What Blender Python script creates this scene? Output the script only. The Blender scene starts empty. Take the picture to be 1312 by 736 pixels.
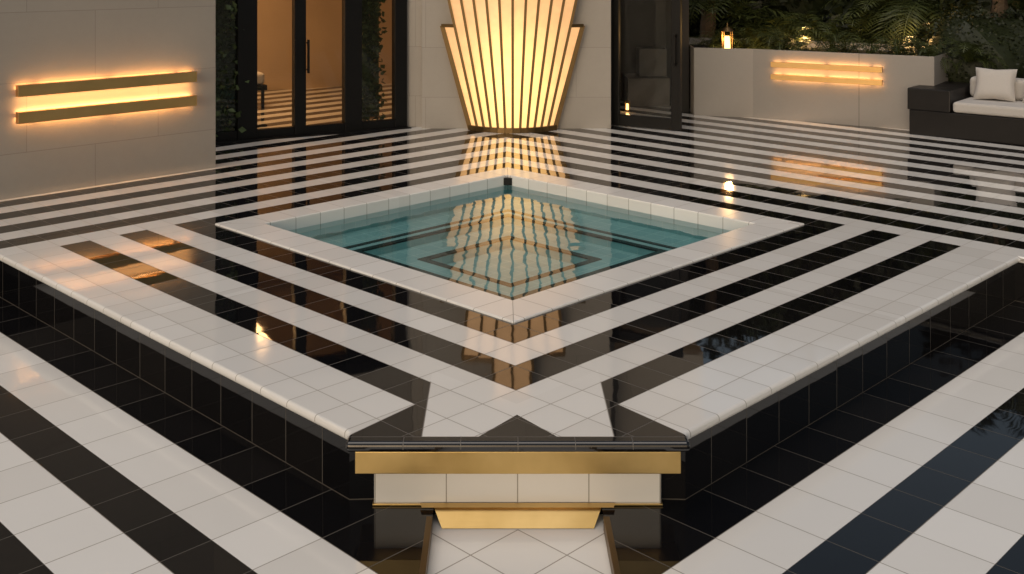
import bpy, bmesh, math, random
from mathutils import Vector, Matrix
random.seed(7)
R=math.radians
CX,CY=0.08,8.5
PT=0.33      # terrace level
EDGE=4.5
ST=.045      # slab thickness
scene=bpy.context.scene
col=scene.collection
# ------------------------------------------------------------ helpers
def empty(name,loc=(0,0,0),rotz=0):
    e=bpy.data.objects.new(name,None); e.location=loc; e.rotation_euler=(0,0,rotz); col.objects.link(e); return e
def mesh(name,verts,faces,mat=None,parent=None,smooth=False,bevel=0,seg=3,loc=None):
    me=bpy.data.meshes.new(name); me.from_pydata([tuple(v) for v in verts],[],faces); me.update()
    ob=bpy.data.objects.new(name,me); col.objects.link(ob)
    if mat: me.materials.append(mat)
    if parent: ob.parent=parent
    if loc: ob.location=loc
    if smooth:
        for p in me.polygons: p.use_smooth=True
    if bevel:
        m=ob.modifiers.new('bev','BEVEL'); m.width=bevel; m.segments=seg; m.limit_method='ANGLE'; m.angle_limit=R(30)
    return ob
def boxvf(x0,x1,y0,y1,z0,z1):
    v=[(x0,y0,z0),(x1,y0,z0),(x1,y1,z0),(x0,y1,z0),(x0,y0,z1),(x1,y0,z1),(x1,y1,z1),(x0,y1,z1)]
    f=[(0,3,2,1),(4,5,6,7),(0,1,5,4),(1,2,6,5),(2,3,7,6),(3,0,4,7)]
    return v,f
def box(name,x0,x1,y0,y1,z0,z1,mat,parent=None,bevel=0,seg=2):
    v,f=boxvf(x0,x1,y0,y1,z0,z1); return mesh(name,v,f,mat,parent,bevel=bevel,seg=seg)
def prism(name,pts,z0,z1,mat,parent=None,bevel=0,seg=3):
    area=sum(pts[i][0]*pts[(i+1)%len(pts)][1]-pts[(i+1)%len(pts)][0]*pts[i][1] for i in range(len(pts)))
    if area<0: pts=pts[::-1]
    n=len(pts); v=[(p[0],p[1],z0) for p in pts]+[(p[0],p[1],z1) for p in pts]
    f=[tuple(range(n))[::-1],tuple(range(n,2*n))]+[(i,(i+1)%n,n+(i+1)%n,n+i) for i in range(n)]
    return mesh(name,v,f,mat,parent,bevel=bevel,seg=seg)
def beam(p,q,w,d,up=Vector((0,-1,0))):
    p=Vector(p);q=Vector(q);t=(q-p).normalized(); s=t.cross(up).normalized(); u=s.cross(t).normalized()
    v=[]
    for c in (p,q):
        for a,b in((-1,-1),(1,-1),(1,1),(-1,1)): v.append(c+s*(a*w/2)+u*(b*d/2))
    return v,[(0,1,2,3),(7,6,5,4),(0,4,5,1),(1,5,6,2),(2,6,7,3),(3,7,4,0)]
class Acc:
    def __init__(s): s.v=[];s.f=[]
    def add(s,v,f):
        o=len(s.v); s.v+= [tuple(x) for x in v]; s.f+=[tuple(i+o for i in k) for k in f]
    def box(s,*a): s.add(*boxvf(*a))
    def obj(s,name,mat,parent=None,fixn=True,**k):
        ob=mesh(name,s.v,s.f,mat,parent,**k)
        if fixn and len(s.f)<3000:
            bm=bmesh.new(); bm.from_mesh(ob.data); bmesh.ops.recalc_face_normals(bm,faces=bm.faces)
            bm.to_mesh(ob.data); bm.free()
        return ob
def AB(a,b): return (CX+(a-b)/2, CY+(a+b)/2)
# ------------------------------------------------------------ node maths
class E:
    nt=None
    def __init__(s,v): s.v=v
    @staticmethod
    def op(o,*a,clamp=False):
        n=E.nt.nodes.new('ShaderNodeMath'); n.operation=o; n.use_clamp=clamp
        for i,x in enumerate(a):
            x=x.v if isinstance(x,E) else x
            if isinstance(x,(int,float)): n.inputs[i].default_value=x
            else: E.nt.links.new(x,n.inputs[i])
        return E(n.outputs[0])
    def __add__(s,o): return E.op('ADD',s,o)
    __radd__=__add__
    def __sub__(s,o): return E.op('SUBTRACT',s,o)
    def __rsub__(s,o): return E.op('SUBTRACT',o,s)
    def __mul__(s,o): return E.op('MULTIPLY',s,o)
    __rmul__=__mul__
    def __truediv__(s,o): return E.op('DIVIDE',s,o)
    def __lt__(s,o): return E.op('LESS_THAN',s,o)
    def __gt__(s,o): return E.op('GREATER_THAN',s,o)
def mx(a,b): return E.op('MAXIMUM',a,b)
def ab_(a): return E.op('ABSOLUTE',a)
def fl(a): return E.op('FLOOR',a)
def fr(a): return E.op('FRACT',a)
def OR(*a):
    r=a[0]
    for x in a[1:]: r=mx(r,x)
    return r
def NOT(a): return 1-a
def seam(x,p,w): return (ab_(fr(x/p+0.5)-0.5)*p)<w
def odd(x): return fr(x*0.5)>0.25     # x integer
def newmat(name):
    m=bpy.data.materials.new(name); m.use_nodes=True; nt=m.node_tree; nt.nodes.clear(); E.nt=nt
    out=nt.nodes.new('ShaderNodeOutputMaterial'); return m,nt,out
def principled(nt,out):
    p=nt.nodes.new('ShaderNodeBsdfPrincipled'); nt.links.new(p.outputs[0],out.inputs[0]); return p
def mixc(nt,f,a,b):
    n=nt.nodes.new('ShaderNodeMix'); n.data_type='RGBA'
    for s,x in ((n.inputs[0],f),(n.inputs[6],a),(n.inputs[7],b)):
        x=x.v if isinstance(x,E) else x
        if isinstance(x,(int,float)): s.default_value=x
        elif isinstance(x,tuple): s.default_value=(*x,1)
        else: nt.links.new(x,s)
    return n.outputs[2]
def noise(nt,vec,scale,detail=3,rough=.5):
    n=nt.nodes.new('ShaderNodeTexNoise'); n.inputs['Scale'].default_value=scale; n.inputs['Detail'].default_value=detail; n.inputs['Roughness'].default_value=rough
    if vec is not None: nt.links.new(vec,n.inputs['Vector'])
    return E(n.outputs[0])
def link(nt,x,s):
    x=x.v if isinstance(x,E) else x
    if isinstance(x,(int,float)): s.default_value=x
    else: nt.links.new(x,s)

def tile_material(name,kind):
    m,nt,out=newmat(name); p=principled(nt,out)
    geo=nt.nodes.new('ShaderNodeNewGeometry'); sp=nt.nodes.new('ShaderNodeSeparateXYZ'); nt.links.new(geo.outputs['Position'],sp.inputs[0])
    X,Y,Z=E(sp.outputs[0]),E(sp.outputs[1]),E(sp.outputs[2])
    dx=X-CX; dy=Y-CY; a=dx+dy; b=dy-dx; A=ab_(a); B=ab_(b); m_=mx(0-a,0-b); M=mx(a,b); lx=ab_(dx)
    gw=0.0036
    if kind=='terrace':
        ring=mx(A,B); T=0.32
        blk_ring=ring<2.65
        idx=fl((m_-2.33)/T)
        front=(lx<.42)*(m_>3.45)
        near=(M<2.65)*(m_>2.65)*(m_<3.93)*NOT(odd(idx))*NOT(front)
        patch=(lx>.42)*(Y<(5.05-(lx-.47)*1.25))*(m_<4.6)*(M<0)
        tri=(lx<((4.93-Y)*.75))*(M<0)
        nose=(Y<4.70)
        far1=NOT(odd(fl((M-2.97)/T)))*(M>2.97)
        black=OR(blk_ring,near,patch,tri,nose,far1)
        ua=(A-2.33)/T; ub=(B-2.33)/T
        g=OR(seam(A-2.33,T,gw),seam(B-2.33,T,gw),(ab_(lx-.42)<.003)*(m_>3.6)*(M<0),
             (ab_(Y-(5.05-(lx-.47)*1.25))<.004)*(lx>.42)*(m_>3.93)*(M<0))
        g=g*(Y>4.703)
        g=OR(g,(ab_(Y-4.70)<.003),seam(dx,.248,.002)*(Y<4.70))
        ida=fl(ua)+(a>0)*50; idb=fl(ub)+(b>0)*50+front*9
        g=g*(Z>(PT-.03))
    elif kind=='lower':
        PB,BB=.80,.33
        t=m_-EDGE; fr1=fr(t/PB)*PB
        black=OR(fr1<BB,t<.3)
        left=(0-a)>(0-b); w=left*b+NOT(left)*a
        g=OR((fr1<gw)*(t>.1),ab_(fr1-BB)<gw,seam(w+.11,.44,gw), ab_(lx)<.003)
        ida=fl(t/PB)*2+black; idb=fl((w+.11)/.44)+left*70
    elif kind=='coping':
        black=E.op('MULTIPLY',0.0,0.0)
        g=OR(seam(a+.16,.34,gw)*(B>A),seam(b+.16,.34,gw)*(A>B),(ab_(A-B)<.004))
        ida=fl((a+.16)/.34)*(B>A); idb=fl((b+.16)/.34)*(A>B)+ (a>0)*30
    elif kind=='riser':
        black=E.op('ADD',1.0,0.0)
        g=OR(seam(a+.13,.42,gw)*(B>(A)),seam(b+.13,.42,gw)*(A>B),Z<.004)
        ida=fl((a+.13)/.42)*(B>A); idb=fl((b+.13)/.42)*(A>B)
    elif kind=='block':
        black=E.op('MULTIPLY',0.0,0.0)
        g=OR(seam(dx,.315,.0025),ab_(Z-.014)<.0015)
        ida=fl(dx/.315); idb=fl(Z)
    elif kind=='channel':
        black=E.op('MULTIPLY',0.0,0.0)
        k=Y-4.69
        g=OR(ab_(k+lx*1.0+.02)<.004,ab_(k+.42-lx)<.004)
        ida=(k+lx)>(-.02); idb=((k+.42-lx)>0)
    elif kind=='pool':
        black=E.op('MULTIPLY',0.0,0.0)
        g=OR(seam(a,.22,.0025),seam(b,.22,.0025))
        ida=fl(a/.22)+fl(Z/.078)*13; idb=fl(b/.22)
    cv=nt.nodes.new('ShaderNodeCombineXYZ'); link(nt,ida,cv.inputs[0]); link(nt,idb,cv.inputs[1])
    wn=nt.nodes.new('ShaderNodeTexWhiteNoise'); wn.noise_dimensions='3D'; nt.links.new(cv.outputs[0],wn.inputs['Vector'])
    r=E(wn.outputs['Value'])
    n1=noise(nt,geo.outputs['Position'],2.2,4)
    if kind=='pool':
        white=mixc(nt,r,(.36,.60,.61),(.44,.68,.68)); gc=(.55,.70,.68)
    else:
        white=mixc(nt,r,(.79,.77,.735),(.88,.865,.835)); white=mixc(nt,n1*.2,white,(.66,.635,.59)); gc=None
    bl=mixc(nt,r,(.004,.004,.005),(.010,.009,.009))
    c=mixc(nt,black,white,bl)
    if gc is None: gc=mixc(nt,black,(.34,.31,.27),(.09,.08,.068))
    c=mixc(nt,g,c,gc); nt.links.new(c,p.inputs['Base Color'])
    rough=(0.062+black*(-0.05))+n1*.025+r*.010+g*.5
    if kind=='coping': rough=rough+.10
    link(nt,rough,p.inputs['Roughness']); p.inputs['IOR'].default_value=1.8 if kind=='terrace' else 1.43
    vm=nt.nodes.new('ShaderNodeVectorMath'); vm.operation='SUBTRACT'; nt.links.new(wn.outputs['Color'],vm.inputs[0]); vm.inputs[1].default_value=(.5,.5,.5)
    vs=nt.nodes.new('ShaderNodeVectorMath'); vs.operation='SCALE'; nt.links.new(vm.outputs[0],vs.inputs[0]); vs.inputs['Scale'].default_value=.008
    va=nt.nodes.new('ShaderNodeVectorMath'); va.operation='ADD'; nt.links.new(vs.outputs[0],va.inputs[0])
    n3=noise(nt,geo.outputs['Position'],6,1)
    bmp=nt.nodes.new('ShaderNodeBump'); bmp.inputs['Strength'].default_value=.5; bmp.inputs['Distance'].default_value=.0007
    link(nt,n3,bmp.inputs['Height']); nt.links.new(bmp.outputs[0],va.inputs[1])
    vn=nt.nodes.new('ShaderNodeVectorMath'); vn.operation='NORMALIZE'; nt.links.new(va.outputs[0],vn.inputs[0])
    nt.links.new(vn.outputs[0],p.inputs['Normal'])
    return m
M_TER=tile_material('terrace_tiles','terrace'); M_LOW=tile_material('lower_tiles','lower'); M_COP=tile_material('coping_tiles','coping')
M_RIS=tile_material('riser_tiles','riser'); M_BLK=tile_material('block_tiles','block'); M_CHA=tile_material('channel_tiles','channel'); M_POOL=tile_material('pool_mosaic','pool')

def stone_mat(name,c1,c2,bw=1.25,bh=.62):
    m,nt,out=newmat(name); p=principled(nt,out)
    tc=nt.nodes.new('ShaderNodeTexCoord'); sp=nt.nodes.new('ShaderNodeSeparateXYZ'); nt.links.new(tc.outputs['Object'],sp.inputs[0])
    X,Y,Z=[E(sp.outputs[i]) for i in range(3)]
    row=fl((Z-.1)/bh); g=OR(seam(Z-.1,bh,.0030),seam(X+Y+odd(row)*bw*.5,bw,.0030))
    n1=noise(nt,tc.outputs['Object'],1.3,4,.55); n2=noise(nt,tc.outputs['Object'],14,4,.65); n4=noise(nt,tc.outputs['Object'],90,1)
    cv=nt.nodes.new('ShaderNodeCombineXYZ'); link(nt,row,cv.inputs[0]); link(nt,fl((X+Y+odd(row)*bw*.5)/bw),cv.inputs[1])
    wn=nt.nodes.new('ShaderNodeTexWhiteNoise'); nt.links.new(cv.outputs[0],wn.inputs['Vector'])
    c=mixc(nt,n1,c1,c2)
    c=mixc(nt,n2*.35,c,tuple(x*.86 for x in c1))
    c=mixc(nt,E(wn.outputs['Value'])*.25,c,tuple(x*.84 for x in c1))
    pits=E.op('MULTIPLY_ADD',n4,6,-3.9,clamp=True)
    c=mixc(nt,pits*.3,c,tuple(x*.6 for x in c1))
    c=mixc(nt,g*.5,c,tuple(x*.5 for x in c1)); nt.links.new(c,p.inputs['Base Color'])
    p.inputs['Roughness'].default_value=.55
    b=nt.nodes.new('ShaderNodeBump'); b.inputs['Strength'].default_value=.4; b.inputs['Distance'].default_value=.002
    link(nt,n2,b.inputs['Height']); nt.links.new(b.outputs[0],p.inputs['Normal']); return m
M_STONE=stone_mat('limestone',(.385,.345,.30),(.465,.425,.375))
M_PLAN=stone_mat('planter_render',(.31,.285,.26),(.36,.335,.31),2.6,1.4)
def simple(name,c,rough=.5,metal=0,nscale=0,namp=.25,bump=0,spec=.5):
    m,nt,out=newmat(name); p=principled(nt,out); p.inputs['Roughness'].default_value=rough; p.inputs['Metallic'].default_value=metal
    p.inputs['Specular IOR Level'].default_value=spec
    if nscale:
        tc=nt.nodes.new('ShaderNodeTexCoord'); n=noise(nt,tc.outputs['Object'],nscale,4)
        nt.links.new(mixc(nt,n,tuple(x*(1-namp) for x in c),tuple(min(1,x*(1+namp)) for x in c)),p.inputs['Base Color'])
        link(nt,n*.15+(rough-.07),p.inputs['Roughness'])
        if bump:
            b=nt.nodes.new('ShaderNodeBump'); b.inputs['Strength'].default_value=.6; b.inputs['Distance'].default_value=bump; link(nt,n,b.inputs['Height']); nt.links.new(b.outputs[0],p.inputs['Normal'])
    else: p.inputs['Base Color'].default_value=(*c,1)
    return m
def brass_mat(name,c1,c2):
    m,nt,out=newmat(name); p=principled(nt,out); p.inputs['Metallic'].default_value=1
    tc=nt.nodes.new('ShaderNodeTexCoord'); mp=nt.nodes.new('ShaderNodeMapping'); mp.inputs['Scale'].default_value=(1.5,40,160); nt.links.new(tc.outputs['Object'],mp.inputs[0])
    n=noise(nt,mp.outputs[0],3,3); n2=noise(nt,tc.outputs['Object'],3,4)
    nt.links.new(mixc(nt,E.op('MULTIPLY_ADD',n2,2.0,-.5,clamp=True),c1,c2),p.inputs['Base Color']); link(nt,.20+n*.14+n2*.12,p.inputs['Roughness'])
    b=nt.nodes.new('ShaderNodeBump'); b.inputs['Strength'].default_value=.25; b.inputs['Distance'].default_value=.001; link(nt,n,b.inputs['Height']); nt.links.new(b.outputs[0],p.inputs['Normal']); return m
M_BRASS=brass_mat('brushed_brass',(.52,.34,.115),(.80,.57,.24))
M_BAR=brass_mat('warm_brass',(.72,.42,.15),(.86,.54,.22))
M_RIB=simple('aged_brass',(.15,.095,.04),.42,.85,8,.3)
M_FRAME=simple('black_metal',(.006,.0055,.005),.45,0,12,.3,spec=.25)
M_WALLIN=simple('interior_plaster',(.46,.35,.24),.8,0,2,.12)
M_CUSH=simple('white_fabric',(.50,.475,.45),.9,0,60,.08,.002)
M_DARKWOOD=simple('dark_wood',(.012,.010,.009),.45,0,6,.35,spec=.3)
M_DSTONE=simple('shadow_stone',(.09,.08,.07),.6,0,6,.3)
M_SOIL=simple('soil',(.03,.022,.015),.95,0,20,.4,.02)
M_TRUNK=simple('palm_trunk',(.10,.07,.045),.9,0,25,.4,.02)
M_BLKTILE=simple('black_trim',(.008,.009,.01),.12)
def leafmat(name,c1,c2):
    m,nt,out=newmat(name); p=principled(nt,out); geo=nt.nodes.new('ShaderNodeNewGeometry')
    n=noise(nt,geo.outputs['Position'],1.7,2); r=E(geo.outputs['Random Per Island'])
    nt.links.new(mixc(nt,E.op('MULTIPLY_ADD',r,.6,n*.5,clamp=True),c1,c2),p.inputs['Base Color']); p.inputs['Roughness'].default_value=.45
    p.inputs['Specular IOR Level'].default_value=.3
    return m
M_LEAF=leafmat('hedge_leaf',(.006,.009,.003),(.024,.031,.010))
M_FERN=leafmat('fern_leaf',(.020,.030,.008),(.065,.080,.022))
M_IVY=leafmat('ivy_leaf',(.035,.06,.022),(.11,.15,.06))
def emis(name,c,s):
    m,nt,out=newmat(name); e=nt.nodes.new('ShaderNodeEmission'); e.inputs[0].default_value=(*c,1); e.inputs[1].default_value=s; nt.links.new(e.outputs[0],out.inputs[0]); return m
M_LED=emis('warm_led',(1,.62,.27),2.5)
M_CANDLE=emis('candle_glow',(1,.50,.15),6)
def thin_glass(name,tint,ior,rough=0,wave=0):
    m,nt,out=newmat(name); t=nt.nodes.new('ShaderNodeBsdfTransparent'); t.inputs[0].default_value=(*tint,1)
    g=nt.nodes.new('ShaderNodeBsdfGlossy'); g.inputs['Roughness'].default_value=rough; f=nt.nodes.new('ShaderNodeFresnel'); f.inputs[0].default_value=ior
    mxs=nt.nodes.new('ShaderNodeMixShader'); nt.links.new(t.outputs[0],mxs.inputs[1]); nt.links.new(g.outputs[0],mxs.inputs[2])
    if wave:
        geo=nt.nodes.new('ShaderNodeNewGeometry'); mp=nt.nodes.new('ShaderNodeMapping'); mp.inputs['Scale'].default_value=(1,1,1); nt.links.new(geo.outputs['Position'],mp.inputs[0])
        n=noise(nt,mp.outputs[0],4.5,1,.4)
        b=nt.nodes.new('ShaderNodeBump'); b.inputs['Strength'].default_value=1; b.inputs['Distance'].default_value=wave; link(nt,n,b.inputs['Height'])
        nt.links.new(b.outputs[0],g.inputs['Normal']); nt.links.new(b.outputs[0],f.inputs['Normal'])
    nt.links.new(f.outputs[0],mxs.inputs[0]); nt.links.new(mxs.outputs[0],out.inputs[0]); return m
M_GLASS=thin_glass('door_glass',(.90,.90,.88),1.3,.0)
M_WATER=thin_glass('pool_water_surface',(.80,.91,.91),1.55,.0,.0024)

# ------------------------------------------------------------ lower floor
L=70
lo=Acc()
def q(x0,x1,y0,y1): lo.add([(x0,y0,0),(x1,y0,0),(x1,y1,0),(x0,y1,0)],[(0,1,2,3)])
ch0,ch1=CX-.37,CX+.37; yc=4.80
q(-L,ch0,-L,yc); q(ch1,L,-L,yc); q(ch0,ch1,-L,3.2); q(-L,L,yc,6.5); q(-L,CX-2.0,6.5,L); q(CX+2.0,L,6.5,L); q(CX-2.0,CX+2.0,10.5,L)
lower=lo.obj('lower_tiled_floor',M_LOW,fixn=False)
chn=empty('floor_channel')
box('channel_bed',ch0-.01,ch1+.01,3.19,yc,-.10,-.06,M_CHA,chn)
for s in(-1,1):
    x=CX+s*.37; x2=x+s*.026; box('channel_edge_trim',min(x,x2),max(x,x2),3.2,4.66,-.058,.004,M_RIB,chn,bevel=.002)

# ------------------------------------------------------------ terrace slab
def terrace():
    hw=.745; yf=4.64
    LIM=2.65
    ynose=CY-(EDGE-hw)
    out=[AB(-L,L),AB(-L,2.97),AB(-EDGE,2.97),(CX-hw,ynose),(CX-hw,yf),(CX+hw,yf),(CX+hw,ynose),AB(LIM,-EDGE),AB(LIM,-L),AB(L,-L),AB(L,L)]
    inn=[AB(-2.1,-2.1),AB(2.1,-2.1),AB(2.1,2.1),AB(-2.1,2.1)]
    bm=bmesh.new(); ed=[]
    for loop in (out,inn):
        vs=[bm.verts.new((x,y,PT)) for x,y in loop]
        ed+=[bm.edges.new((vs[i],vs[(i+1)%len(vs)])) for i in range(len(vs))]
    bmesh.ops.triangle_fill(bm,edges=ed,use_beauty=True,use_dissolve=False)
    for f in bm.faces:
        f.normal_update()
        if f.normal.z<0: f.normal_flip()
    r=bmesh.ops.extrude_face_region(bm,geom=bm.faces[:])
    vs=[g for g in r['geom'] if isinstance(g,bmesh.types.BMVert)]
    for v in vs: v.co.z=PT-ST
    bmesh.ops.recalc_face_normals(bm,faces=bm.faces)
    for f in bm.faces: f.normal_update()
    tf=[f for f in bm.faces if f.calc_center_median().z>PT-.001]
    if tf and tf[0].normal.z<0: bmesh.ops.reverse_faces(bm,faces=bm.faces)
    me=bpy.data.meshes.new('tiled_terrace_floor'); bm.to_mesh(me); bm.free(); me.materials.append(M_TER)
    ob=bpy.data.objects.new('tiled_terrace_floor',me); col.objects.link(ob)
    md=ob.modifiers.new('b','BEVEL'); md.width=.018; md.segments=4; md.limit_method='ANGLE'; md.angle_limit=R(40)
    return ob
terrace()
# riser walls (plinth) -------------------------------------------------
pl=empty('raised_plunge_pool')
e=EDGE-.06; RZ=PT-ST+.003
yb=4.76; hb=.635
def wallq(p,q_,name): mesh(name,[(*p,0),(*q_,0),(*q_,RZ),(*p,RZ)],[(0,1,2,3)],M_RIS,pl)
wallq(AB(-e,3.03),AB(-e,-e+1.5),'riser_west'); wallq(AB(-e+1.5,-e),AB(2.71,-e),'riser_east')
wallq(AB(-L,3.03),AB(-e,3.03),'riser_return_west'); wallq(AB(2.71,-e),AB(2.71,-L),'riser_return_east')
wallq(AB(-e,-e+1.5),(CX-hb,4.815),'riser_corner_west'); wallq((CX+hb,4.815),AB(-e+1.5,-e),'riser_corner_east')
box('front_tile_block',CX-hb,CX+hb,yb,5.1,.002,PT-.14,M_BLK,pl,bevel=.006)
box('front_brass_band',CX-.705,CX+.705,4.658,5.0,.187,PT-ST-.002,M_BRASS,pl,bevel=.003)
box('front_brass_foot_trim',CX-hb-.006,CX+hb+.006,yb-.008,yb+.05,.001,.010,M_BRASS,pl,bevel=.002)
mesh('brass_spout',[(CX-.37,4.751,.013),(CX+.37,4.751,.013),(CX+.37,4.735,.010),(CX+.33,4.675,-.057),(CX-.33,4.675,-.057),(CX-.37,4.735,.010),
     (CX-.43,4.751,.016),(CX+.43,4.751,.016),(CX+.42,4.71,.016),(CX-.42,4.71,.016)],[(5,2,1,0),(4,3,2,5),(9,8,7,6)],M_BRASS,pl)
def ring(name,o,i,z0,z1,mat,bev=0,seg=3):
    P=[AB(-o,-o),AB(o,-o),AB(o,o),AB(-o,o)]; Q=[AB(-i,-i),AB(i,-i),AB(i,i),AB(-i,i)]
    v=[(*p,z1) for p in P]+[(*p,z1) for p in Q]+[(*p,z0) for p in P]+[(*p,z0) for p in Q]; f=[]
    for k in range(4):
        n=(k+1)%4; f+=[(k,n,4+n,4+k),(8+k,8+n,n,k),(4+k,4+n,12+n,12+k),(12+k,12+n,8+n,8+k)]
    return mesh(name,v,f,mat,pl,bevel=bev,seg=seg)
ring('coping',2.33,1.93,PT-.13,PT+.012,M_COP,.010,4)
ring('upper_pool_wall',2.2,1.945,.02,PT-.12,M_POOL)
ring('submerged_bench',1.95,1.18,-.3,.12,M_POOL)
ring('bench_black_trim',1.25,1.175,.112,.125,M_BLKTILE)
ring('bench_inner_line',1.43,1.36,.112,.125,M_BLKTILE)
ring('basin_step',1.19,.65,-.3,.055,M_POOL)
ring('basin_black_trim',.73,.645,.048,.060,M_BLKTILE)
prism('basin_floor',[AB(-1.2,-1.2),AB(1.2,-1.2),AB(1.2,1.2),AB(-1.2,1.2)],-.4,-.02,M_POOL,pl)
WZ=PT-.085
mesh('water',[(*AB(-1.94,-1.94),WZ),(*AB(1.94,-1.94),WZ),(*AB(1.94,1.94),WZ),(*AB(-1.94,1.94),WZ)],[(0,1,2,3)],M_WATER,pl)
sx,sy=AB(1.89,1.89); box('skimmer',sx-.04,sx+.04,sy-.01,sy+.04,PT-.08,PT-.01,M_FRAME,pl,bevel=.004)

def area(name,loc,rot,sx,sy,power,c,parent=None):
    l=bpy.data.lights.new(name,'AREA'); l.shape='RECTANGLE'; l.size=sx; l.size_y=sy; l.energy=power; l.color=c
    o=bpy.data.objects.new(name,l); o.location=loc; o.rotation_euler=rot; col.objects.link(o)
    if parent: o.parent=parent
    return o
def point(name,loc,power,c,rad=.08,parent=None):
    l=bpy.data.lights.new(name,'POINT'); l.energy=power; l.color=c; l.shadow_soft_size=rad
    o=bpy.data.objects.new(name,l); o.location=loc; col.objects.link(o)
    if parent: o.parent=parent
    return o
WARM=(1,.52,.19)
# ------------------------------------------------------------ left stone wall (45 degrees)
lw=empty('stone_wall',(-2.86,10.86,0),R(45))
box('wall_body',-9,0,0,.35,PT-.02,4.4,M_STONE,lw,bevel=.006)
box('wall_cap',-9.02,.03,-.03,.38,4.403,4.47,M_STONE,lw,bevel=.008)
def wall_light(loc,rotz,length,z_up,z_lo,h,power):
    w=empty('brass_wall_light',loc,rotz); hl=length/2
    for nm,z in(('upper_bar',z_up),('lower_bar',z_lo)):
        box(nm,-hl,hl,-.10,-.035,z-h/2,z+h/2,M_BAR,w,bevel=.003)
        for s in (-.8,0,.8): box('bracket',s*hl-.02,s*hl+.02,-.036,-.001,z-h/4,z+h/4,M_RIB,w)
    area('glow_down',(0,-.055,z_up-h/2-.003),(R(14),0,0),length-.04,.02,power*1.1,WARM,w)
    area('glow_up',(0,-.022,z_lo+h/2-.02),(R(180-6),0,0),length-.04,.012,power*1.6,WARM,w)
    area('halo_up',(0,-.018,z_up-.0),(R(180-4),0,0),length-.04,.012,power*2.4,WARM,w)
    area('halo_down',(0,-.018,z_lo+.0),(R(4),0,0),length-.04,.012,power*2.4,WARM,w)
    return w
c=(Vector((-3.05,10.67,0))+Vector((-4.26,9.457,0)))/2
wall_light((c.x,c.y,0),R(45),1.72,1.275,1.04,.102,2.6)

# ------------------------------------------------------------ fan lamp pillar
bl=empty('villa_building')
box('lamp_pillar',-.97,1.39,13.42,14.6,PT-.02,5.2,M_STONE,bl,bevel=.006)
box('pillar_return',-1.19,-.972,13.56,14.6,PT-.02,5.2,M_STONE,bl,bevel=.006)
fl_=empty('fan_wall_lamp',(.16,13.40,PT))
def fanx(t,z): return t*(.52+.2713*z)
def fand(t,z): return -(.07+.26*(1-t*t)*(1-.12*z))
TS=[-1,-.82,-.66,-.5,-.335,-.17,0,.17,.335,.5,.66,.82,1]
def top(t):
    t=abs(t)
    return 1.29 if t>.83 else 2.1 if t>.51 else 2.75 if t>.18 else 3.3
def m_fan():
    m,nt,out=newmat('lit_alabaster'); tc=nt.nodes.new('ShaderNodeTexCoord'); sp=nt.nodes.new('ShaderNodeSeparateXYZ'); nt.links.new(tc.outputs['Object'],sp.inputs[0])
    X,Z=E(sp.outputs[0]),E(sp.outputs[2]); r2=X*X*3.4+(Z-.55)*(Z-.55)*1.8
    k=E.op('EXPONENT',r2*(-1.0))
    n=noise(nt,tc.outputs['Object'],7,4,.6)
    em=nt.nodes.new('ShaderNodeEmission'); nt.links.new(mixc(nt,k,(1,.52,.21),(1,.56,.155)),em.inputs[0])
    link(nt,(k*1.6+.78)*(.75+n*.5),em.inputs[1])
    d=nt.nodes.new('ShaderNodeBsdfPrincipled'); d.inputs['Base Color'].default_value=(.3,.22,.14,1); d.inputs['Roughness'].default_value=.35
    ad=nt.nodes.new('ShaderNodeAddShader'); nt.links.new(em.outputs[0],ad.inputs[0]); nt.links.new(d.outputs[0],ad.inputs[1]); nt.links.new(ad.outputs[0],out.inputs[0]); return m
M_FAN=m_fan()
pn=Acc(); rb=Acc()
for i in range(len(TS)-1):
    t0,t1=TS[i],TS[i+1]
    zt=top(max(abs(t0),abs(t1)))
    n=8; v=[]
    for k in range(n+1):
        z=.05+(zt-.05)*k/n; v+=[(fanx(t0,z),fand(t0,z)+.012,z),(fanx(t1,z),fand(t1,z)+.012,z)]
    f=[(2*k,2*k+1,2*k+3,2*k+2) for k in range(n)]; pn.add(v,f)
    rb.add(*beam((fanx(t0,zt),fand(t0,zt)-.005,zt),(fanx(t1,zt),fand(t1,zt)-.005,zt),.04,.05))
    rb.add([(fanx(t0,zt),fand(t0,zt),zt),(fanx(t1,zt),fand(t1,zt),zt),(fanx(t1,zt),0,zt),(fanx(t0,zt),0,zt)],[(0,1,2,3)])
    rb.add(*beam((fanx(t0,.03),fand(t0,.03)-.01,.03),(fanx(t1,.03),fand(t1,.03)-.01,.03),.06,.06))
for t in TS:
    zt=top(t); edge=abs(t)==1; n=6
    for k in range(n):
        z0=.02+(zt-.02)*k/n; z1=.02+(zt-.02)*(k+1)/n
        w=.055 if edge else .032
        rb.add(*beam((fanx(t,z0),fand(t,z0)-.004,z0),(fanx(t,z1),fand(t,z1)-.004,z1),w,.045))
for s in(-1,1):
    for (t,za,zb) in ((1,0,1.29),(.82,1.29,2.1),(.5,2.1,2.75),(.17,2.75,3.3)):
        t*=s; rb.add([(fanx(t,za),fand(t,za),za),(fanx(t,zb),fand(t,zb),zb),(fanx(t,zb),0,zb),(fanx(t,za),0,za)],[(0,1,2,3)])
pn.obj('lit_panels',M_FAN,fl_); rb.obj('brass_ribs',M_RIB,fl_)

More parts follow.
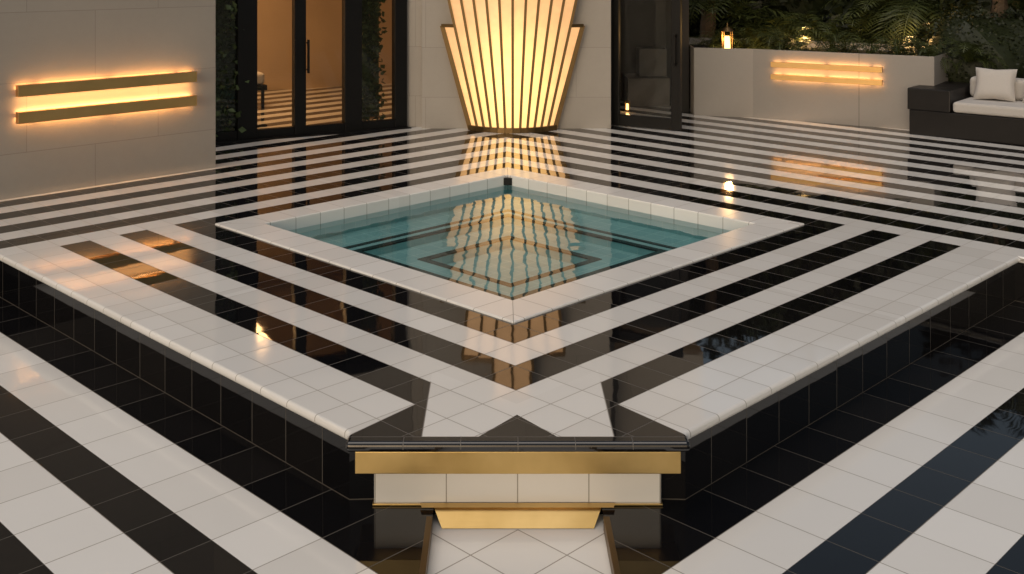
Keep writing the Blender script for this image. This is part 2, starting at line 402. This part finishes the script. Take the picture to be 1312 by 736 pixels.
# ------------------------------------------------------------ glass doors (left) and room
ang=math.atan2(13.54-12.42,-1.18+3.27)
gd=empty('glass_doors',(-1.18,13.54,PT),ang)
posts=[(-2.43,-2.40),(-2.13,-1.90),(-1.45,-1.31),(-.82,-.60),(-.16,.0)]
fa=Acc()
DH=2.75
for x0,x1 in posts: fa.box(x0,x1,-.05,.07,.0,DH)
fa.box(-3.4,-2.1,-.02,.05,.0,.05)
fa.box(-3.6,.0,-.06,.09,DH,DH+.16); 
for i in range(len(posts)-1):
    fa.box(posts[i][1],posts[i+1][0],-.035,.055,.0,.11); fa.box(posts[i][1],posts[i+1][0],-.035,.055,DH-.08,DH)
fa.box(-3.5,.02,-.14,.12,-.01,.012)
fa.obj('door_frame',M_FRAME,gd,bevel=.004,seg=2)
box('glass_panes',-3.4,-.05,.004,.012,.1,DH-.05,M_GLASS,gd)
hd=Acc(); 
for hx in (-1.46,-1.30): hd.box(hx-.012,hx+.012,-.12,-.09,.75,1.15); hd.box(hx-.01,hx+.01,-.1,-.05,.78,.80); hd.box(hx-.01,hx+.01,-.1,-.05,1.1,1.12)
hd.obj('door_handles',M_FRAME,gd,bevel=.003)
bl2=empty('villa_room',(-1.18,13.54,PT),ang)
box('lintel_wall',-5.2,.05,-.02,.35,DH+.165,4.9,M_STONE,bl2)
box('room_back_wall',-6,2.2,4.6,4.75,-.01,3.4,M_WALLIN,bl2)
box('room_side_wall_left',-6.1,-5.9,.1,4.6,-.01,3.4,M_WALLIN,bl2)
box('room_side_wall_right',1.9,2.05,1.2,4.6,-.01,3.4,M_WALLIN,bl2)
box('room_ceiling',-6.1,2.1,.36,4.8,3.2,3.4,M_WALLIN,bl2)
area('ceiling_light',(-2.4,2.6,3.1),(0,0,0),2.5,1.2,150,(1,.54,.22),bl2)
# lit mirror: placed on the back wall where the left leaf of the door looks at it
mr=empty('wall_mirror_light',(.46,0,0)); mr.parent=bl2
box('brass_frame',-4.15,-3.95,4.50,4.58,.65,2.3,M_BRASS,mr,bevel=.03,seg=4); box('lit_glass',-4.10,-4.0,4.485,4.497,.72,2.23,emis('mirror_glow',(1,.66,.32),2.2),mr,bevel=.01)
db=empty('daybed',(-2.35,2.9,0)); db.parent=bl2
box('mattress',-.1,1.3,-.3,.35,.33,.5,M_CUSH,db,bevel=.05,seg=4); box('backrest',-.1,1.3,.3,.45,.35,.85,M_CUSH,db,bevel=.05,seg=4); box('frame',-.12,1.32,-.32,.46,.25,.325,M_DARKWOOD,db)
for x in(-.08,1.26):
    for y in(-.3,.42): box('leg',x-.02,x+.02,y-.02,y+.02,0,.25,M_DARKWOOD,db)
box('cushion',.1,.5,.12,.28,.52,.8,M_CUSH,db,bevel=.06,seg=4)
cs=empty('console_table',(-3.7,2.6,0)); cs.parent=bl2
box('top',-.7,.9,-.25,.25,.42,.47,M_CUSH,cs,bevel=.01); 
for x in(-.6,.8): box('leg',x-.04,x+.04,-.2,.2,0,.42,M_BRASS,cs)
# right part of the villa behind the open leaf
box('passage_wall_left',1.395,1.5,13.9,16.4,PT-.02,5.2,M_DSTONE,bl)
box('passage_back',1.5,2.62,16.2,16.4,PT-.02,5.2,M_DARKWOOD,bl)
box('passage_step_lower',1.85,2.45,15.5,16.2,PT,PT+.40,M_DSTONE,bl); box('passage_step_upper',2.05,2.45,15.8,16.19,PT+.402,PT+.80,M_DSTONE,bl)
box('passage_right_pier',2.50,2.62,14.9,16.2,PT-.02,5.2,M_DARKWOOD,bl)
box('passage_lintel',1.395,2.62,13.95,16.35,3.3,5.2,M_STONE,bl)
dang=math.atan2(13.2-13.66,2.22-1.42)
ld=empty('open_glass_door',(1.42,13.66,PT),dang); DW=.93; fb=Acc()
for x0,x1 in((0,.11),(DW-.12,DW)): fb.box(x0,x1,-.03,.03,.012,DH)
fb.box(.11,DW-.12,-.03,.03,.012,.15); fb.box(.11,DW-.12,-.03,.03,DH-.12,DH)
fb.obj('leaf_frame',M_FRAME,ld,bevel=.004); box('leaf_glass',.11,DW-.12,-.004,.004,.15,DH-.12,M_GLASS,ld)
hh=Acc(); hh.box(DW-.07,DW-.045,-.1,-.075,.8,1.2); hh.box(DW-.07,DW-.045,-.1,-.03,.82,.84); hh.box(DW-.07,DW-.045,-.1,-.03,1.16,1.18); hh.obj('handle',M_FRAME,ld,bevel=.003)

# ------------------------------------------------------------ planter right
def planter():
    F=[(2.63,14.58),(3.38,14.36),(5.32,13.18)]; Bk=[(6.3,14.6),(3.9,16.3),(2.75,16.6)]
    pts=F+Bk
    n=len(pts)
    cx=sum(p[0] for p in pts)/n; cy=sum(p[1] for p in pts)/n
    bm=bmesh.new(); vs=[bm.verts.new((x,y,PT-.01)) for x,y in pts]; f=bm.faces.new(vs)
    r=bmesh.ops.extrude_face_region(bm,geom=[f]); tv=[g for g in r['geom'] if isinstance(g,bmesh.types.BMVert)]
    for v in tv: v.co.z=1.25
    tf=[g for g in r['geom'] if isinstance(g,bmesh.types.BMFace)]
    bmesh.ops.recalc_face_normals(bm,faces=bm.faces)
    bmesh.ops.inset_individual(bm,faces=tf,thickness=.16)
    for v in tf[0].verts: v.co.z=1.14
    bmesh.ops.recalc_face_normals(bm,faces=bm.faces)
    me=bpy.data.meshes.new('garden_planter'); bm.to_mesh(me); bm.free(); me.materials.append(M_PLAN)
    o=bpy.data.objects.new('garden_planter',me); col.objects.link(o)
    m=o.modifiers.new('b','BEVEL'); m.width=.008; m.segments=2; m.limit_method='ANGLE'
    so=[(cx+(x-cx)*.9,cy+(y-cy)*.86) for x,y in pts]
    prism('soil',so,1.1,1.155,M_SOIL,o)
planter()
pang=math.atan2(13.18-14.36,5.32-3.38)
def onp(t): return Vector((3.38+1.94*t,14.36-1.18*t,0))
pc=(onp(.118)+onp(.737))/2; plen=(onp(.737)-onp(.118)).length
wall_light((pc.x,pc.y,0),pang,plen,1.06,.90,.068,1.3)

# ------------------------------------------------------------ sofa
sang=math.atan2(12.15-12.99,1.0)
sf=empty('outdoor_sofa',(4.92,12.99,PT),sang)
box('plinth',.02,3.2,.0,1.0,.0,.30,M_DARKWOOD,sf,bevel=.01)
box('arm',0,.50,-.01,1.02,.301,.56,M_DARKWOOD,sf,bevel=.012)
box('back_panel',.5,3.2,.86,1.02,.301,.60,M_DARKWOOD,sf,bevel=.012)
for i in range(2):
    x0=.52+i*1.3
    box('seat_cushion',x0,x0+1.28,-.0,.85,.305,.43,M_CUSH,sf,bevel=.035,seg=4)
    box('back_cushion',x0+.01,x0+1.27,.60,.85,.435,.68,M_CUSH,sf,bevel=.05,seg=4)
def pillow(name,cx,cy,cz,w,h,t,tilt,rz,parent):
    v=[];f=[];n=14
    for side in(1,-1):
        for j in range(n+1):
            for i in range(n+1):
                u=-1+2*i/n; w_=-1+2*j/n
                th=t*(max(0,(1-u**4)*(1-w_**4)))**.5
                pin=1-.10*(1-abs(u))*abs(w_)**3; pin2=1-.10*(1-abs(w_))*abs(u)**3
                v.append((u*w/2*pin2,side*th/2,w_*h/2*pin))
    o=(n+1)**2
    for s in(0,1):
        for j in range(n):
            for i in range(n):
                a=s*o+j*(n+1)+i; k=(a,a+1,a+n+2,a+n+1); f.append(k if s else k[::-1])
    ob=mesh(name,v,f,M_CUSH,parent,smooth=True); ob.location=(cx,cy,cz); ob.rotation_euler=(tilt,0,rz); return ob
pillow('throw_pillow',.86,.50,.62,.46,.40,.17,R(-22),R(6),sf)
pillow('throw_pillow',1.40,.52,.62,.46,.40,.17,R(-20),R(-4),sf)

# ------------------------------------------------------------ vegetation
def leaf(acc,c,size,d=None):
    d=d or Vector((random.gauss(0,1),random.gauss(0,1),random.gauss(0,.7))).normalized()
    s=d.cross(Vector((random.gauss(0,1),random.gauss(0,1),random.gauss(0,1)))).normalized()
    n=d.cross(s)
    c=Vector(c); w=size*.38
    acc.add([c,c+d*size*.45+s*w+n*size*.06,c+d*size,c+d*size*.45-s*w+n*size*.06],[(0,1,2,3)])
def lumps(x,y,s=1.0): return math.sin(x*2.1*s+1.3)*math.sin(y*1.7*s+.4)+.5*math.sin(x*5.3*s+y*3.1)
def leafwall(name,p,q_,z0,z1,depth,count,size,mat,lump=.3):
    acc=Acc(); p=Vector((*p,0));q_=Vector((*q_,0)); t=(q_-p); L_=t.length; t.normalize(); n=Vector((t.y,-t.x,0))
    nx=int(L_/.4)+1; nz=int((z1-z0)/.4)+1; v=[];f=[]
    for j in range(nz+1):
        for i in range(nx+1):
            u=L_*i/nx; z=z0+(z1-z0-.15)*j/nz; d=lump*lumps(u,z)-.18; c=p+t*u+n*d; v.append((c.x,c.y,z))
    for j in range(nz):
        for i in range(nx): a=j*(nx+1)+i; f.append((a,a+1,a+nx+2,a+nx+1))
    acc.add(v,f)
    for _ in range(count):
        u=random.random()*L_; z=z0+random.random()**.9*(z1-z0)+random.gauss(0,.08); d=lump*lumps(u,z)-.12+abs(random.gauss(0,depth))
        if lumps(u*2.3,z*2.7)<-.75 and random.random()<.6: continue
        c=p+t*u+n*d; leaf(acc,(c.x,c.y,max(z,z0)),size*random.uniform(.6,1.3))
    return acc.obj(name,mat)
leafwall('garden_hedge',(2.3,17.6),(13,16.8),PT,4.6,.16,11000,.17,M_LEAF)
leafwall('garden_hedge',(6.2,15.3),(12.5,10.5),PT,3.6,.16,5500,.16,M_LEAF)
leafwall('vine_reflection_leaves',(-3.55,12.35),(-2.98,12.62),PT,4.3,.08,3000,.085,M_IVY,.05)
leafwall('vine_reflection_leaves',(-1.86,13.78),(-1.50,14.0),PT+.05,3.2,.05,1300,.08,M_IVY,.05)  # leaves added behind the pane, standing in for foliage mirrored in the glass
def shrub(name,c,r,count,size,mat):
    acc=Acc(); bm=bmesh.new(); bmesh.ops.create_icosphere(bm,subdivisions=3,radius=1)
    v=[];f=[]
    for x in bm.verts: k=.86+.06*lumps(x.co.x*3,x.co.z*3); v.append((c[0]+x.co.x*r[0]*k,c[1]+x.co.y*r[1]*k,c[2]+x.co.z*r[2]*k))
    f=[tuple(w.index for w in x.verts) for x in bm.faces]; bm.free(); acc.add(v,f)
    for _ in range(count):
        d=Vector((random.gauss(0,1),random.gauss(0,1),random.gauss(0,1))).normalized(); k=random.uniform(.84,1.04)+.06*lumps(d.x*3,d.z*3)
        p=(c[0]+d.x*r[0]*k,c[1]+d.y*r[1]*k,c[2]+d.z*r[2]*k)
        if p[2]>PT: leaf(acc,p,size*random.uniform(.6,1.2))
    return acc.obj(name,mat)
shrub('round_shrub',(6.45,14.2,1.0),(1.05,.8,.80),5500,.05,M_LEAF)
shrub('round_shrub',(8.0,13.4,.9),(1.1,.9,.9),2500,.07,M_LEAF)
def frond(acc,base,az,el,length,droop,n,ll,wid=.16):
    p=Vector(base); h=Vector((math.cos(az),math.sin(az),0)); side=Vector((-math.sin(az),math.cos(az),0))
    e_=el; st=length/n; prev=p.copy()
    for i in range(n):
        d=h*math.cos(e_)+Vector((0,0,math.sin(e_))); nxt=prev+d*st
        up=side.cross(d)
        w=.006+.004*(1-i/n)
        acc.add([prev-side*w,prev+side*w,nxt+side*w*.8,nxt-side*w*.8],[(0,1,2,3)])
        f_=i/n; l=ll*math.sin(math.pi*(.12+.86*f_))**.7
        for s in(-1,1):
            ld=(side*s*.85+d*.5+up*random.uniform(-.35,.15)).normalized(); tip=prev+ld*l+Vector((0,0,-l*.18)); ww=l*wid
            mid=prev+ld*l*.45
            acc.add([prev,mid+d*ww*.5,tip,mid-d*ww*.5],[(0,1,2,3)])
        prev=nxt; e_-=droop/n*(1+f_)
def fern(acc,c,nf,length,ll,n=18):
    for k in range(nf):
        frond(acc,c,random.random()*6.28,random.uniform(.5,1.35),length*random.uniform(.7,1.15),random.uniform(1.0,1.8),n,ll*random.uniform(.8,1.2))
fa_=Acc()
for i in range(24):
    t=random.random(); 
    x=2.9+3.1*t+random.uniform(-.15,.15); yb_=14.75 if x<3.5 else 14.75-(x-3.5)*.60
    y=yb_+random.uniform(.12,.9); fern(fa_,(x,y,1.15),13,random.uniform(.45,.8),random.uniform(.09,.14))
fa_.obj('fern_bed',M_FERN)
fb_=Acc()
for i in range(14):
    x=2.7+random.random()*5; fern(fb_,(x,16.2+random.uniform(0,.6),1.0+random.random()*.7),11,random.uniform(.8,1.3),random.uniform(.2,.3),16)
fb_.obj('fern_bed',M_FERN)
def palm(loc,h,nf,length,seed):
    random.seed(seed); pm=empty('palm_tree',loc)
    v=[];f=[];n=28;s=12
    for i in range(n+1):
        z=h*i/n; r=.13*(1-.35*i/n)*(1+.10*(i%2)); ox=.12*math.sin(i/n*2)
        for k in range(s): a_=6.283*k/s; v.append((ox+r*math.cos(a_),r*math.sin(a_),z))
    for i in range(n):
        for k in range(s): f.append((i*s+k,i*s+(k+1)%s,(i+1)*s+(k+1)%s,(i+1)*s+k))
    mesh('trunk',v,f,M_TRUNK,pm)
    ac=Acc()
    for k in range(nf): frond(ac,(.12*math.sin(2),0,h),random.random()*6.28,random.uniform(-.1,1.3),length*random.uniform(.8,1.1),random.uniform(1.3,2.2),34,.42,.09)
    ac.obj('crown',M_FERN,pm)
palm((6.85,14.95,PT),3.0,22,1.9,3); palm((3.2,16.9,PT),3.4,20,1.8,4); palm((6.3,16.0,PT),1.2,18,1.5,5); palm((9.3,14.6,PT),3.2,22,2.0,6)
random.seed(11)
def lantern(loc,s,power):
    ln=empty('garden_lantern',loc)
    def cyl(name,r0,r1,z0,z1,mat,n=20):
        v=[(r0*math.cos(6.283*k/n),r0*math.sin(6.283*k/n),z0) for k in range(n)]+[(r1*math.cos(6.283*k/n),r1*math.sin(6.283*k/n),z1) for k in range(n)]
        f=[(k,(k+1)%n,n+(k+1)%n,n+k) for k in range(n)]+[tuple(range(n))[::-1],tuple(range(n,2*n))]
        mesh(name,v,f,mat,ln)
    cyl('base',.07*s,.065*s,0,.03*s,M_RIB); cyl('flame_glass',.032*s,.026*s,.032*s,.17*s,M_CANDLE); cyl('lid',.075*s,.03*s,.22*s,.26*s,M_RIB); cyl('finial',.012*s,.004*s,.262*s,.31*s,M_RIB)
    for k in range(4): a_=.785+1.57*k; x,y=.06*s*math.cos(a_),.06*s*math.sin(a_); box('bar',x-.004*s,x+.004*s,y-.004*s,y+.004*s,.03*s,.221*s,M_RIB,ln)
    point('flame',(0,-.09*s,.14*s),power,(1,.55,.2),.05,ln)
lantern((3.14,14.85,1.155),1.35,16)
lantern((1.78,15.0,PT),.6,.8)
for p_ in ((4.3,15.2,1.35),(5.6,14.7,1.4)):
    s_=empty('garden_spotlight',p_); box('housing',-.03,.03,-.03,.03,-.22,-.02,M_FRAME,s_); box('lens',-.025,.025,-.025,.025,-.019,-.01,M_LED,s_)
    point('uplight',(0,0,.06),15,(1,.58,.2),.03,s_)

# ------------------------------------------------------------ sky + sun
w=bpy.data.worlds.new('World'); scene.world=w; w.use_nodes=True; nt=w.node_tree; nt.nodes.clear()
sk=nt.nodes.new('ShaderNodeTexSky'); sk.sky_type='NISHITA'; sk.sun_disc=False; sk.sun_elevation=R(9); sk.sun_rotation=R(200); sk.air_density=1.0; sk.dust_density=3; sk.ozone_density=1.0
hs=nt.nodes.new('ShaderNodeHueSaturation'); hs.inputs['Saturation'].default_value=.65; nt.links.new(sk.outputs[0],hs.inputs['Color'])
bg=nt.nodes.new('ShaderNodeBackground'); bg.inputs[1].default_value=.095; o=nt.nodes.new('ShaderNodeOutputWorld'); nt.links.new(hs.outputs[0],bg.inputs[0]); nt.links.new(bg.outputs[0],o.inputs[0])
sl=bpy.data.lights.new('sun','SUN'); sl.energy=1.38; sl.angle=R(60); sl.color=(1,.89,.80)
so=bpy.data.objects.new('sun',sl); so.rotation_euler=(R(10),R(-14),0); col.objects.link(so)
# ------------------------------------------------------------ camera
cam=bpy.data.cameras.new('camera'); co=bpy.data.objects.new('camera',cam); col.objects.link(co); scene.camera=co
co.location=(0,0,2.4); co.rotation_euler=(R(90),0,0); cam.sensor_width=36; cam.lens=36*1380/1312; cam.shift_x=.0122; cam.shift_y=-.317; cam.clip_end=400
scene.view_settings.view_transform='Standard'; scene.view_settings.look='None'; scene.view_settings.exposure=0
